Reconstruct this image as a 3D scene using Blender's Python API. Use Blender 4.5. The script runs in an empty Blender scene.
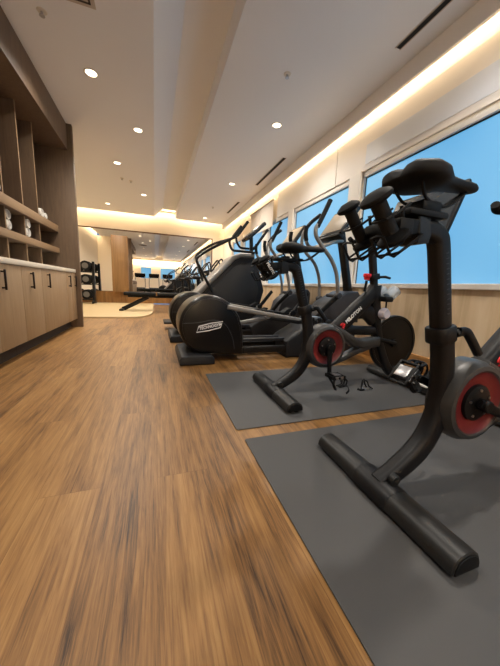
import bpy, bmesh, math, random
from mathutils import Vector, Matrix
random.seed(7)
S = bpy.context.scene
COL = S.collection
PI = math.pi

# ------------------------------------------------------------------ camera
def cam_axes(yaw, pitch, roll):
    f = Vector((math.sin(yaw)*math.cos(pitch), math.cos(yaw)*math.cos(pitch), -math.sin(pitch)))
    r = Vector((math.cos(yaw), -math.sin(yaw), 0)); u = r.cross(f)
    return r*math.cos(roll)+u*math.sin(roll), -r*math.sin(roll)+u*math.cos(roll), f
r_, u_, f_ = cam_axes(math.radians(19.447), math.radians(9.508), math.radians(2.513))
cd = bpy.data.cameras.new('camera'); cam = bpy.data.objects.new('camera', cd); COL.objects.link(cam)
cam.matrix_world = Matrix(((r_.x, u_.x, -f_.x, 0), (r_.y, u_.y, -f_.y, 0), (r_.z, u_.z, -f_.z, 0.7), (0, 0, 0, 1)))
cd.sensor_width = 36; cd.lens = 271.67*36/666; cd.clip_start = 0.02
S.camera = cam
S.view_settings.view_transform = 'Standard'; S.view_settings.look = 'None'
S.view_settings.gamma = 1; S.view_settings.exposure = 0.72

# ------------------------------------------------------------------ materials
def srgb(r, g, b):
    def c(v):
        v /= 255
        return v/12.92 if v <= .04045 else ((v+.055)/1.055)**2.4
    return (c(r), c(g), c(b), 1)
MATS = {}
def mat(name, col, rough=.5, metal=0, spec=.5, bump=0, bscale=200, coat=0, emis=None, es=0, alpha=1, trans=0):
    m = bpy.data.materials.new(name); m.use_nodes = True
    n = m.node_tree.nodes; L = m.node_tree.links; b = n['Principled BSDF']
    b.inputs['Base Color'].default_value = col; b.inputs['Roughness'].default_value = rough
    b.inputs['Metallic'].default_value = metal; b.inputs['Specular IOR Level'].default_value = spec
    b.inputs['Coat Weight'].default_value = coat; b.inputs['Coat Roughness'].default_value = .08
    b.inputs['Alpha'].default_value = alpha; b.inputs['Transmission Weight'].default_value = trans
    if emis: b.inputs['Emission Color'].default_value = emis; b.inputs['Emission Strength'].default_value = es
    tc = n.new('ShaderNodeTexCoord'); nz = n.new('ShaderNodeTexNoise'); nz.inputs['Scale'].default_value = bscale
    nz.inputs['Detail'].default_value = 3
    L.new(tc.outputs['Object'], nz.inputs['Vector'])
    # slight procedural variation of the roughness on every surface
    mr = n.new('ShaderNodeMapRange'); mr.inputs['To Min'].default_value = max(0, rough-.04); mr.inputs['To Max'].default_value = min(1, rough+.04)
    L.new(nz.outputs['Fac'], mr.inputs['Value']); L.new(mr.outputs['Result'], b.inputs['Roughness'])
    if bump:
        bp = n.new('ShaderNodeBump'); bp.inputs['Strength'].default_value = bump; bp.inputs['Distance'].default_value = .002
        L.new(nz.outputs['Fac'], bp.inputs['Height']); L.new(bp.outputs['Normal'], b.inputs['Normal'])
    MATS[name] = m
    return m

def wood(name, dark, mid, light, scale=(1, 1, 1), rough=.45, contrast=(.3, .5, .72), nscale=1.0, bump=.1):
    """grain stretched by the per-axis scale (small = long)"""
    m = bpy.data.materials.new(name); m.use_nodes = True
    n = m.node_tree.nodes; L = m.node_tree.links; b = n['Principled BSDF']
    tc = n.new('ShaderNodeTexCoord'); mp = n.new('ShaderNodeMapping'); mp.inputs['Scale'].default_value = scale
    L.new(tc.outputs['Object'], mp.inputs['Vector'])
    nz = n.new('ShaderNodeTexNoise'); nz.inputs['Scale'].default_value = nscale; nz.inputs['Detail'].default_value = 6
    nz.inputs['Roughness'].default_value = .6; nz.inputs['Distortion'].default_value = .6
    L.new(mp.outputs['Vector'], nz.inputs['Vector'])
    cr = n.new('ShaderNodeValToRGB'); e = cr.color_ramp.elements
    e[0].position = contrast[0]; e[0].color = dark; e[1].position = contrast[2]; e[1].color = light
    k = cr.color_ramp.elements.new(contrast[1]); k.color = mid
    L.new(nz.outputs['Fac'], cr.inputs['Fac']); L.new(cr.outputs['Color'], b.inputs['Base Color'])
    b.inputs['Roughness'].default_value = rough
    bp = n.new('ShaderNodeBump'); bp.inputs['Strength'].default_value = bump; bp.inputs['Distance'].default_value = .001
    L.new(nz.outputs['Fac'], bp.inputs['Height']); L.new(bp.outputs['Normal'], b.inputs['Normal'])
    MATS[name] = m
    return m

def floor_material():
    m = bpy.data.materials.new('plank_floor'); m.use_nodes = True
    n = m.node_tree.nodes; L = m.node_tree.links; b = n['Principled BSDF']
    tc = n.new('ShaderNodeTexCoord'); sp = n.new('ShaderNodeSeparateXYZ'); L.new(tc.outputs['Object'], sp.inputs[0])
    cb = n.new('ShaderNodeCombineXYZ'); L.new(sp.outputs['Y'], cb.inputs['X']); L.new(sp.outputs['X'], cb.inputs['Y'])
    br = n.new('ShaderNodeTexBrick'); br.offset = .37; br.inputs['Scale'].default_value = 1
    br.inputs['Brick Width'].default_value = 1.5; br.inputs['Row Height'].default_value = .185
    br.inputs['Mortar Size'].default_value = .0012; br.inputs['Mortar Smooth'].default_value = .3
    br.inputs['Color1'].default_value = (0, 0, 0, 1); br.inputs['Color2'].default_value = (1, 1, 1, 1); br.inputs['Mortar'].default_value = (.5, .5, .5, 1)
    L.new(cb.outputs[0], br.inputs['Vector'])
    # grain, offset on every plank
    mul = n.new('ShaderNodeVectorMath'); mul.operation = 'SCALE'; mul.inputs['Scale'].default_value = 23
    L.new(br.outputs['Color'], mul.inputs[0])
    add = n.new('ShaderNodeVectorMath'); add.operation = 'ADD'; L.new(tc.outputs['Object'], add.inputs[0]); L.new(mul.outputs[0], add.inputs[1])
    def grain(sx, sy, detail, dist, rough=.6):
        mp = n.new('ShaderNodeMapping'); mp.inputs['Scale'].default_value = (sx, sy, 1); L.new(add.outputs[0], mp.inputs['Vector'])
        z = n.new('ShaderNodeTexNoise'); z.inputs['Scale'].default_value = 1; z.inputs['Detail'].default_value = detail
        z.inputs['Distortion'].default_value = dist; z.inputs['Roughness'].default_value = rough; L.new(mp.outputs[0], z.inputs['Vector'])
        return z
    a = grain(42, 2.0, 7, .9, .68); c = grain(190, 7, 5, .5, .7); d = grain(7, .9, 3, 1.0)
    def math_(op, x, y):
        q = n.new('ShaderNodeMath'); q.operation = op
        for i, v in enumerate((x, y)):
            if isinstance(v, (int, float)): q.inputs[i].default_value = v
            else: L.new(v, q.inputs[i])
        return q.outputs[0]
    s1 = math_('ADD', math_('MULTIPLY', a.outputs['Fac'], .42), math_('MULTIPLY', c.outputs['Fac'], .30))
    s = math_('ADD', s1, math_('MULTIPLY', d.outputs['Fac'], .28))
    s = math_('ADD', s, math_('MULTIPLY', math_('SUBTRACT', br.outputs['Color'], .5), .08))
    cr = n.new('ShaderNodeValToRGB'); e = cr.color_ramp.elements
    e[0].position = .36; e[0].color = srgb(52, 35, 19); e[1].position = .66; e[1].color = srgb(156, 121, 74)
    k = e.new(.43); k.color = srgb(99, 69, 37)
    k = e.new(.51); k.color = srgb(127, 92, 52)
    L.new(s, cr.inputs['Fac'])
    mx = n.new('ShaderNodeMix'); mx.data_type = 'RGBA'; mx.blend_type = 'MULTIPLY'; mx.clamp_factor = True
    L.new(br.outputs['Fac'], mx.inputs['Factor']); L.new(cr.outputs['Color'], mx.inputs['A']); mx.inputs['B'].default_value = (.72, .68, .64, 1)
    L.new(mx.outputs['Result'], b.inputs['Base Color'])
    b.inputs['Roughness'].default_value = .42; b.inputs['Specular IOR Level'].default_value = .35
    bp = n.new('ShaderNodeBump'); bp.inputs['Strength'].default_value = .12; bp.inputs['Distance'].default_value = .001
    L.new(c.outputs['Fac'], bp.inputs['Height']); L.new(bp.outputs['Normal'], b.inputs['Normal'])
    return m

M_floor = floor_material()
mat('ceiling_paint', srgb(240, 240, 242), .85, spec=.2)
mat('wall_cream', srgb(234, 222, 204), .8, spec=.2)
mat('white_panel', srgb(222, 218, 214), .45)
mat('shade_cloth', srgb(214, 204, 192), .8, bump=.1, bscale=600)
mat('daylight_tint', srgb(206, 213, 226), .4)  # bluish tint painted for daylight thrown on the upper wall
mat('frame_white', srgb(226, 222, 216), .4)
mat('dark_gasket', srgb(40, 42, 48), .5)
mat('platform_cream', srgb(178, 157, 118), .7, bump=.15, bscale=300)
wood('wainscot_wood', srgb(178, 153, 118), srgb(206, 182, 149), srgb(215, 195, 166), (9, 9, .7), .5, nscale=1.2)
wood('skirting_wood', srgb(150, 104, 56), srgb(176, 128, 74), srgb(190, 142, 88), (1, 1, 14), .5, nscale=1.5)
wood('brown_wood', srgb(112, 76, 36), srgb(142, 100, 50), srgb(160, 114, 62), (6, 6, .6), .5, nscale=1.5)
wood('pillar_wood', srgb(122, 90, 52), srgb(138, 103, 62), srgb(148, 113, 72), (10, 10, .6), .5, nscale=1.5)
wood('cabinet_laminate', srgb(138, 112, 82), srgb(147, 121, 90), srgb(155, 130, 99), (30, 30, 2), .5, (.3, .5, .7), 1.5)
wood('panel_laminate', srgb(91, 72, 54), srgb(100, 80, 61), srgb(108, 87, 67), (26, 26, 2), .55, (.3, .5, .7), 1.5)
wood('shelf_edge', srgb(126, 100, 72), srgb(134, 108, 79), srgb(142, 116, 86), (20, 2, 20), .5, (.3, .5, .7), 1.5)
mat('counter_white', srgb(211, 202, 187), .3)
mat('toe_kick', srgb(45, 36, 30), .7)
mat('handle_bronze', srgb(38, 28, 24), .35, metal=.6)
mat('towel', srgb(211, 206, 198), .95, bump=.6, bscale=350)
mat('mirror', (.86, .87, .86, 1), .0, metal=1)
for nd in MATS['mirror'].node_tree.nodes:
    if nd.type == 'MAP_RANGE': nd.inputs['To Min'].default_value = 0; nd.inputs['To Max'].default_value = .004
mat('mirror_frame', srgb(92, 62, 40), .5)
mat('rubber_mat', srgb(66, 66, 67), .62, spec=.35, bump=.25, bscale=900)
mat('bike_black', srgb(17, 17, 19), .45, spec=.25, bump=.04, bscale=900)
mat('bike_satin', srgb(27, 27, 27), .42, spec=.35)
mat('bike_dark', srgb(12, 12, 13), .5, spec=.22)
mat('black_rubber', srgb(13, 13, 14), .7, spec=.2, bump=.1, bscale=700)
mat('saddle_skin', srgb(15, 14, 15), .6, spec=.25, bump=.12, bscale=500)
mat('guard_grey', srgb(54, 54, 54), .38, spec=.4)
mat('red_ring', srgb(100, 22, 25), .45)
mat('red_paint', srgb(226, 30, 40), .4)
mat('red_mark', srgb(214, 40, 48), .5)
mat('white_print', srgb(226, 226, 226), .5)
mat('steel', srgb(190, 190, 192), .3, metal=1)
mat('flywheel_metal', srgb(11, 11, 12), .4, spec=.25)
mat('screen_glass', srgb(46, 52, 58), .25, coat=.3)
mat('clear_grey', srgb(200, 206, 210), .2, trans=.55, alpha=.85)
mat('pale_shell', srgb(196, 190, 200), .4)
mat('gym_black', srgb(16, 15, 15), .33, spec=.35)
mat('gym_panel', srgb(15, 14, 14), .3, spec=.32)
mat('gym_grey', srgb(51, 52, 56), .45, spec=.35)
mat('gym_charcoal', srgb(28, 29, 32), .5, spec=.3)
mat('gym_navy', srgb(20, 22, 27), .5, spec=.3)
mat('gym_silver', srgb(133, 130, 126), .38, metal=.35)
mat('grip_black', srgb(15, 15, 16), .6, spec=.25)
mat('console_face', srgb(150, 136, 116), .45, spec=.2)  # beige tone painted in for cove light reflected off the screens
mat('console_dark', srgb(22, 23, 25), .25)
mat('disc_grey', srgb(96, 94, 90), .5)
mat('slot_black', srgb(14, 13, 13), .8)
mat('lamp_trim', srgb(220, 212, 200), .5)
mat('lamp_lens', srgb(255, 240, 215), .4, emis=(1, .86, .62, 1), es=4)
mat('vent_paint', srgb(190, 176, 160), .6)
mat('led', srgb(255, 230, 190), .5, emis=(1, .74, .40, 1), es=5)

def window_material():
    m = bpy.data.materials.new('window_film'); m.use_nodes = True
    n = m.node_tree.nodes; L = m.node_tree.links; b = n['Principled BSDF']
    b.inputs['Base Color'].default_value = (.05, .1, .15, 1); b.inputs['Roughness'].default_value = .3
    tc = n.new('ShaderNodeTexCoord'); nz = n.new('ShaderNodeTexNoise'); nz.inputs['Scale'].default_value = .8; nz.inputs['Detail'].default_value = 1
    L.new(tc.outputs['Object'], nz.inputs['Vector'])
    cr = n.new('ShaderNodeValToRGB'); e = cr.color_ramp.elements
    e[0].position = .3; e[0].color = srgb(90, 164, 214); e[1].position = .7; e[1].color = srgb(132, 192, 226)
    L.new(nz.outputs['Fac'], cr.inputs['Fac']); L.new(cr.outputs['Color'], b.inputs['Emission Color'])
    b.inputs['Emission Strength'].default_value = .62
    MATS['window_film'] = m
window_material()
def W(n): return MATS[n] if isinstance(n, str) else n

# ------------------------------------------------------------------ mesh helpers
class MB:
    def __init__(s): s.bm = bmesh.new()
    def merge(s, tb, mtx=None):
        if mtx is not None: bmesh.ops.transform(tb, matrix=mtx, verts=tb.verts)
        me = bpy.data.meshes.new('t'); tb.to_mesh(me); tb.free(); s.bm.from_mesh(me); bpy.data.meshes.remove(me)
        return s
    def box(s, c, d, bev=0, rot=None, seg=2):
        tb = bmesh.new(); bmesh.ops.create_cube(tb, size=1)
        bmesh.ops.scale(tb, vec=d, verts=tb.verts)
        if bev: bmesh.ops.bevel(tb, geom=tb.edges[:], offset=min(bev, min(d)*.49), segments=seg, affect='EDGES', profile=.5)
        m = Matrix.Translation(c)
        if rot is not None: m = m @ rot.to_4x4()
        return s.merge(tb, m)
    def b2(s, lo, hi, bev=0, seg=2):
        lo, hi = Vector(lo), Vector(hi)
        return s.box((lo+hi)/2, tuple(abs(x) for x in (hi-lo)), bev, None, seg)
    def prism(s, pts, a, b, axis='y', bev=0, seg=2):
        """2-D outline; axis y: pts are (x,z); axis z: (x,y); axis x: (y,z)"""
        tb = bmesh.new()
        def P(p, k):
            return {'y': (p[0], k, p[1]), 'z': (p[0], p[1], k), 'x': (k, p[0], p[1])}[axis]
        va = [tb.verts.new(P(p, a)) for p in pts]; vb = [tb.verts.new(P(p, b)) for p in pts]
        fa = tb.faces.new(va); fb = tb.faces.new(vb[::-1]); n = len(pts)
        for i in range(n): tb.faces.new((va[i], vb[i], vb[(i+1) % n], va[(i+1) % n]))
        bmesh.ops.recalc_face_normals(tb, faces=tb.faces[:])
        if bev:
            ed = list(set(fa.edges[:] + fb.edges[:]))
            bmesh.ops.bevel(tb, geom=ed, offset=bev, segments=seg, affect='EDGES', profile=.5)
        return s.merge(tb)
    def sweep(s, pts, sec, scales=None, side=None, closed=False, cap=True):
        """sweep a 2-D section (u along 'side', v along the other normal) over the points"""
        pts = [Vector(p) for p in pts]; n = len(pts)
        T = []
        for i in range(n):
            a = pts[i-1] if (i > 0 or closed) else pts[i]; b = pts[(i+1) % n] if (i < n-1 or closed) else pts[i]
            T.append((b-a).normalized())
        if side is None:
            t = T[0]; ref = Vector((0, 0, 1)) if abs(t.z) < .9 else Vector((1, 0, 0)); u = t.cross(ref).normalized()
        else: u = Vector(side)
        rings = []
        for i in range(n):
            t = T[i]; u = Vector(side) if side is not None else u
            u = (u - t*u.dot(t)).normalized(); v = t.cross(u)
            k = scales[i] if scales else 1
            ku, kv = k if isinstance(k, tuple) else (k, k)
            rings.append([s.bm.verts.new(pts[i] + u*p[0]*ku + v*p[1]*kv) for p in sec])
        m = len(sec); fs = []
        for i in range(n if closed else n-1):
            A, B = rings[i], rings[(i+1) % n]
            for j in range(m): fs.append(s.bm.faces.new((A[j], A[(j+1) % m], B[(j+1) % m], B[j])))
        if cap and not closed:
            fs.append(s.bm.faces.new(rings[0][::-1])); fs.append(s.bm.faces.new(rings[-1]))
        bmesh.ops.recalc_face_normals(s.bm, faces=fs)
        return s
    def tube(s, pts, r, n=10, closed=False, smooth=0, scales=None):
        if smooth: pts = crom(pts, smooth, closed)
        sec = [(r*math.cos(2*PI*k/n), r*math.sin(2*PI*k/n)) for k in range(n)]
        return s.sweep(pts, sec, scales, None, closed)
    def lathe(s, prof, mtx, n=28):
        """profile (r, h) about local z, placed by the matrix"""
        tb = bmesh.new(); rings = []
        for r, h in prof:
            if r < 1e-6: rings.append([tb.verts.new((0, 0, h))])
            else: rings.append([tb.verts.new((r*math.cos(2*PI*k/n), r*math.sin(2*PI*k/n), h)) for k in range(n)])
        for A, B in zip(rings, rings[1:]):
            for j in range(n):
                k = (j+1) % n
                if len(A) == 1 and len(B) == 1: continue
                if len(A) == 1: tb.faces.new((A[0], B[j], B[k]))
                elif len(B) == 1: tb.faces.new((A[j], A[k], B[0]))
                else: tb.faces.new((A[j], A[k], B[k], B[j]))
        for R in (rings[0], rings[-1]):
            if len(R) > 1: tb.faces.new(R)
        bmesh.ops.recalc_face_normals(tb, faces=tb.faces[:])
        return s.merge(tb, mtx)
    def cyl(s, a, b, r, r2=None, n=20, bev=0):
        a, b = Vector(a), Vector(b); h = (b-a).length; r2 = r if r2 is None else r2
        prof = [(0, 0), (r-bev, 0), (r, bev), (r2, h-bev), (r2-bev, h), (0, h)] if bev else [(0, 0), (r, 0), (r2, h), (0, h)]
        return s.lathe(prof, axis_mtx(a, b-a), n)
    def ring(s, c, normal, R, sec, n=40):
        """a ring about 'normal' with section (dr, dn)"""
        prof = [(R+p[0], p[1]) for p in sec]; prof.append(prof[0])
        tb = bmesh.new(); rings = [[tb.verts.new((r*math.cos(2*PI*k/n), r*math.sin(2*PI*k/n), h)) for k in range(n)] for r, h in prof[:-1]]
        m = len(rings)
        for i in range(m):
            A, B = rings[i], rings[(i+1) % m]
            for j in range(n): tb.faces.new((A[j], A[(j+1) % n], B[(j+1) % n], B[j]))
        bmesh.ops.recalc_face_normals(tb, faces=tb.faces[:])
        return s.merge(tb, axis_mtx(Vector(c), Vector(normal)))
    def build(s, name, m, parent=None, label=None, loc=None, kind=None, sharp=35, smooth=True, origin=None):
        me = bpy.data.meshes.new(name)
        if origin is not None: bmesh.ops.translate(s.bm, verts=s.bm.verts, vec=-Vector(origin))
        s.bm.to_mesh(me); s.bm.free()
        if smooth:
            for p in me.polygons: p.use_smooth = True
            me.set_sharp_from_angle(angle=math.radians(sharp))
        me.materials.append(W(m)); o = bpy.data.objects.new(name, me); COL.objects.link(o)
        if parent is not None: o.parent = parent
        if loc is not None: o.location = loc
        if origin is not None: o.location = origin
        if label: o['label'] = label
        if kind: o['kind'] = kind
        return o

def axis_mtx(o, d):
    q = Vector((0, 0, 1)).rotation_difference(Vector(d).normalized())
    return Matrix.Translation(o) @ q.to_matrix().to_4x4()
def crom(P, k=6, closed=False):
    P = [Vector(p) for p in P]; n = len(P); out = []
    for i in range(n if closed else n-1):
        if closed: a, b, c, d = P[i-1], P[i], P[(i+1) % n], P[(i+2) % n]
        else: a, b, c, d = P[max(i-1, 0)], P[i], P[i+1], P[min(i+2, n-1)]
        for j in range(k):
            t = j/k
            out.append(.5*((2*b) + (c-a)*t + (2*a-5*b+4*c-d)*t*t + (3*b-a-3*c+d)*t**3))
    if not closed: out.append(P[-1])
    return out
def rrect(w, h, r, k=3):
    o = []
    for cx, cy, a0 in ((w/2-r, h/2-r, 0), (-w/2+r, h/2-r, 90), (-w/2+r, -h/2+r, 180), (w/2-r, -h/2+r, 270)):
        for i in range(k+1):
            a = math.radians(a0+90*i/k); o.append((cx+r*math.cos(a), cy+r*math.sin(a)))
    return o
def thing(name, label, cat, loc=(0, 0, 0), rz=0, group=None):
    o = bpy.data.objects.new(name, None); COL.objects.link(o); o.empty_display_size = .1
    o.location = loc; o.rotation_euler = (0, 0, rz); tag(o, label, cat, group); return o
def tag(o, label, cat, group=None):
    o['label'] = label; o['category'] = cat
    if group: o['group'] = group
    return o
def struct(name, mb, m, parent=None, smooth=False):
    o = mb.build(name, m, parent, smooth=smooth)
    if parent is None: o['kind'] = 'structure'
    return o
def text_mesh(name, body, size, m, parent, mtx, bold=.0, ext=.0008, shear=0, sx=1, label=None):
    cu = bpy.data.curves.new(name, 'FONT'); cu.body = body; cu.size = size; cu.extrude = ext; cu.offset = bold; cu.shear = shear
    cu.align_x = 'LEFT'; cu.align_y = 'CENTER'; cu.resolution_u = 3
    t = bpy.data.objects.new('tmp', cu); COL.objects.link(t)
    dg = bpy.context.evaluated_depsgraph_get(); me = bpy.data.meshes.new_from_object(t.evaluated_get(dg))
    bpy.data.objects.remove(t); bpy.data.curves.remove(cu)
    me.transform(mtx @ Matrix.Diagonal((sx, 1, 1, 1))); me.materials.clear(); me.materials.append(W(m)); me.name = name
    o = bpy.data.objects.new(name, me); COL.objects.link(o); o.parent = parent
    if label: o['label'] = label
    return o
def copy_tree(o, parent=None):
    c = o.copy(); COL.objects.link(c)
    if parent is not None: c.parent = parent
    for ch in list(o.children): copy_tree(ch, c)
    return c
FACE = Matrix.Rotation(PI/2, 4, 'X')            # text plane turned to face -y
def on_face(x, y, z, ang=0): return Matrix.Translation((x, y, z)) @ Matrix.Rotation(-ang, 4, 'Y') @ FACE

# ------------------------------------------------------------------ room shell
CZ = 2.77; UZ = 3.0; WX = 2.28; BY = 9.75; NY = -6.0; LX = -1.75; LX2 = -2.5
struct('floor', MB().b2((-2.6, NY-.1, -.1), (2.5, BY+.1, 0)), M_floor)
struct('ceiling', MB().b2((-2.6, NY-.1, UZ), (2.5, BY+.1, UZ+.1)), 'ceiling_paint')
struct('ceiling_left', MB().prism([(LX2+.15, CZ), (.02, CZ), (.02, CZ+.012), (.27, UZ), (LX2+.15, UZ)], NY, 9.52, 'y'), 'ceiling_paint')
struct('ceiling_right', MB().b2((.66, NY, CZ), (2.205, 9.52, UZ)), 'ceiling_paint')
struct('trim_1', MB().b2((2.195, NY, 2.605), (2.222, 9.52, CZ+.01)), 'ceiling_paint')          # cove fascia by the windows
struct('wall_left', MB().b2((LX-.1, NY, 0), (LX, 4.70, CZ)), 'wall_cream')
struct('wall_left_far', MB().b2((LX2-.1, 4.70, 0), (LX2, BY, UZ)), 'wall_cream')
struct('wall_left_return', MB().b2((LX2, 4.62, 0), (LX, 4.70, CZ)), 'wall_cream')
struct('wall_back', MB().b2((-2.6, BY, .39), (2.5, BY+.1, UZ)), 'wall_cream')
struct('wall_near', MB().b2((-2.6, NY-.1, 0), (2.5, NY, UZ)), 'wall_cream')
struct('trim_2', MB().b2((LX2, BY-.03, 0.03), (WX, BY, .39)), 'brown_wood')                    # wainscot below the mirror
struct('baseboard_right', MB().b2((WX-.02, NY, 0), (WX+.01, BY-.03, .155), .003), 'skirting_wood')
struct('wall_right', MB().b2((WX, NY, .155), (WX+.12, BY, .755)), 'wainscot_wood')
struct('trim_3', MB().b2((WX-.02, NY, .755), (WX+.14, BY-.001, .80), .004), 'frame_white')     # window ledge
struct('wall_right_upper', MB().b2((WX+.04, NY, 2.09), (WX+.12, BY, UZ)), 'wall_cream')
# cream platform floor with a rounded corner
pl = [(LX2, 5.78), (-.45, 5.78)]
for k in range(1, 12):
    a = -PI/2 + PI/2*k/12; pl.append((-.45+.40*math.cos(a), 6.9+1.12*math.sin(a)))
pl += [(-.05, 6.9), (-.05, 9.72), (LX2, 9.72)]
struct('floor_platform', MB().prism(pl, 0.0, .03, 'z', .004), 'platform_cream')

# mirror wall
mir = MB().b2((LX2, BY-.012, .39), (1.88, BY-.002, 2.27)).build('wall_mirror', 'mirror', smooth=False)
tag(mir, 'wide wall mirror above the brown wainscot on the far wall', 'mirror')
fr = MB().b2((LX2, BY-.03, 2.27), (1.91, BY-.001, 2.305), .003).b2((1.88, BY-.03, .39), (1.91, BY-.001, 2.27), .003).b2((LX2, BY-.03, .385), (1.88, BY-.012, .40))
fr.build('mirror_frame', 'mirror_frame', mir)
tag(MB().b2((-1.25, BY-.20, .39), (-.79, BY-.031, 2.10), .004).build('wall_panel', 'pillar_wood'), 'tan wooden upright panel standing out from the middle of the far mirror', 'wall panel')

# windows : bay y ranges
bays = [(-5.7, -2.95), (-2.75, -.1), (.1, 2.83), (3.03, 4.50), (4.68, 5.62), (5.95, 7.35), (7.6, 8.5)]
prev = NY
for i, (y0, y1) in enumerate(bays):
    # white post left of the bay
    w = struct('window_%d' % (i+1), MB().b2((WX, prev if prev > NY else NY, .80), (WX+.12, y0, 2.09)), 'frame_white')
    g = MB()
    for lo, hi in (((WX+.03, y0, .80), (WX+.09, y0+.03, 2.05)), ((WX+.03, y1-.03, .80), (WX+.09, y1, 2.05)), ((WX+.03, y0, 2.015), (WX+.09, y1, 2.09))):
        g.b2(lo, hi, .003)
    g.build('window_frame', 'frame_white', w)
    MB().b2((WX+.055, y0+.03, 2.002), (WX+.075, y1-.03, 2.016)).b2((WX+.055, y0+.03, .8), (WX+.075, y0+.042, 2.0)).b2((WX+.055, y1-.042, .8), (WX+.075, y1-.03, 2.0)).build('gasket', 'dark_gasket', w)
    MB().b2((WX+.06, y0+.03, .80), (WX+.07, y1-.03, 2.015)).build('pane', 'window_film', w)
    prev = y1
struct('window_%d' % (len(bays)+1), MB().b2((WX, prev, .80), (WX+.12, BY, 2.09)), 'wall_cream')
struct('wall_outside', MB().b2((WX+.13, NY, .7), (WX+.16, BY, 2.2)), 'frame_white')
for k, (x0, x1) in enumerate(((-1.1, -.3), (.5, 1.7))):
    w = struct('window_%d' % (len(bays)+2+k), MB().b2((x0-.05, NY-.02, 1.05), (x0, NY+.04, 2.05)).b2((x1, NY-.02, 1.05), (x1+.05, NY+.04, 2.05)).b2((x0, NY-.02, 1.05), (x1, NY+.04, 1.1)).b2((x0, NY-.02, 2.0), (x1, NY+.04, 2.05)), 'frame_white')
    MB().b2((x0, NY+.005, 1.1), (x1, NY+.015, 2.0)).build('pane', 'window_film', w)
# valance panels over the windows
struct('trim_4', MB().b2((WX+.012, NY, 2.075), (WX+.04, 3.335, 2.545), .004), 'white_panel')
struct('trim_5', MB().b2((WX+.012, 3.345, 2.075), (WX+.04, 5.20, 2.545), .004), 'white_panel')
o = MB().b2((WX+.0095, NY+.2, 2.14), (WX+.0125, 2.79, 2.345)).build('daylight_band', 'daylight_tint', smooth=False)  # thin sheet whose bluish colour stands in for projected daylight
o['kind'] = 'structure'; o.name = 'painted_daylight'
for i, (y0, y1) in enumerate(((5.30, 6.0), (6.01, 6.68))):
    sh = thing('roller_shade', ['cream roller shade with raised hem beside the white valance panel', 'cream roller shade over the window farther along the wall'][i], 'window shade', (WX-.03, (y0+y1)/2, 2.44))
    h = (y1-y0)/2
    MB().b2((0, -h, -.50), (.004, h, 0)).build('cloth', 'shade_cloth', sh, smooth=False)
    MB().b2((-.02, -h, -.01), (.029, h, .012), .003).build('cassette', 'shade_cloth', sh)
    MB().cyl((.002, -h, -.50), (.002, h, -.50), .008, n=10).build('hem_bar', 'frame_white', sh)

# ------------------------------------------------------------------ built-in storage on the left
CX = -1.10
def cabinet(name, label, y0, y1, doors, handles):
    t = thing(name, label, 'cabinet', (CX, (y0+y1)/2, 0))
    yc = (y0+y1)/2
    MB().b2((-.62, y0-yc+.001, .13), (-.02, y1-yc-.001, .80)).build('body', 'cabinet_laminate', t, smooth=False)
    MB().b2((-.60, y0-yc+.001, 0), (-.09, y1-yc-.001, .13)).build('toe_kick', 'toe_kick', t, smooth=False)
    for k, (a, b) in enumerate(zip(doors, doors[1:])):
        d = MB().b2((-.019, a-yc+.002, .13), (0, b-yc-.002, .798), .0015).build('door', 'cabinet_laminate', t)
        for h in handles[k]:
            h -= yc
            MB().b2((.018, h-.007, .60), (.032, h+.007, .755), .003).b2((0, h-.006, .61), (.02, h+.006, .622)).b2((0, h-.006, .733), (.02, h+.006, .745)).build('handle', 'handle_bronze', d)
    return t
cabinet('base_cabinet', 'tan base cabinet nearest the camera, cut off by the left edge of the photo', .3, 2.95, [.3, .75, 1.19, 1.63, 2.07, 2.51, 2.95], [[.65], [.85], [1.53], [1.73], [2.41], [2.605]])
cabinet('base_cabinet', 'tan two-door base cabinet with dark bar handles at left, middle of the row', 2.95, 4.25, [2.95, 3.405, 4.25], [[3.128], [3.555]])
cabinet('base_cabinet', 'tan narrow two-door base cabinet beside the tall end panel', 4.25, 4.675, [4.25, 4.465, 4.675], [[4.336], [4.625]])
ct = MB().b2((LX, .3, .801), (CX+.012, 4.676, .848), .004).build('countertop', 'counter_white')
tag(ct, 'long white worktop running over the tan base cabinets', 'countertop')
sh = thing('shelving_unit', 'brown built-in open shelving above the white worktop on the left', 'shelving', (LX, 2.5, 0))
def SH(lo, hi, bev=0): return MB().b2((lo[0]-LX, lo[1]-2.5, lo[2]), (hi[0]-LX, hi[1]-2.5, hi[2]), bev)
SH((LX, .3, .849), (LX+.02, 4.68, 2.44)).build('back_panel', 'panel_laminate', sh, smooth=False)
SH((LX+.021, .3, 2.44), (CX, 4.68, CZ-.002)).build('header', 'panel_laminate', sh, smooth=False)
SH((LX, 4.681, 0), (-1.04, 4.745, CZ-.002), .002).build('end_panel', 'panel_laminate', sh)
for z0, z1, xf in ((1.345, 1.44, -1.275), (1.06, 1.135, -1.28)):
    s_ = SH((LX+.021, .3, z0), (xf, 4.68, z1), .002).build('shelf', 'panel_laminate', sh)
    SH((xf, .3, z0+.002), (xf+.006, 4.68, z1-.002), .001).build('shelf_edge', 'shelf_edge', s_)
for y in (.44, .84, 1.25, 1.66, 2.06, 2.46, 2.87, 3.27, 3.68, 4.085):
    for z0, z1 in ((.849, 1.06), (1.135, 1.345), (1.44, 2.44)):
        dv = SH((LX+.021, y-.009, z0), (-1.306, y+.009, z1)).build('divider', 'panel_laminate', sh, smooth=False)
        SH((-1.306, y-.0095, z0), (-1.302, y+.0095, z1)).build('divider_edge', 'shelf_edge', dv, smooth=False)

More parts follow.
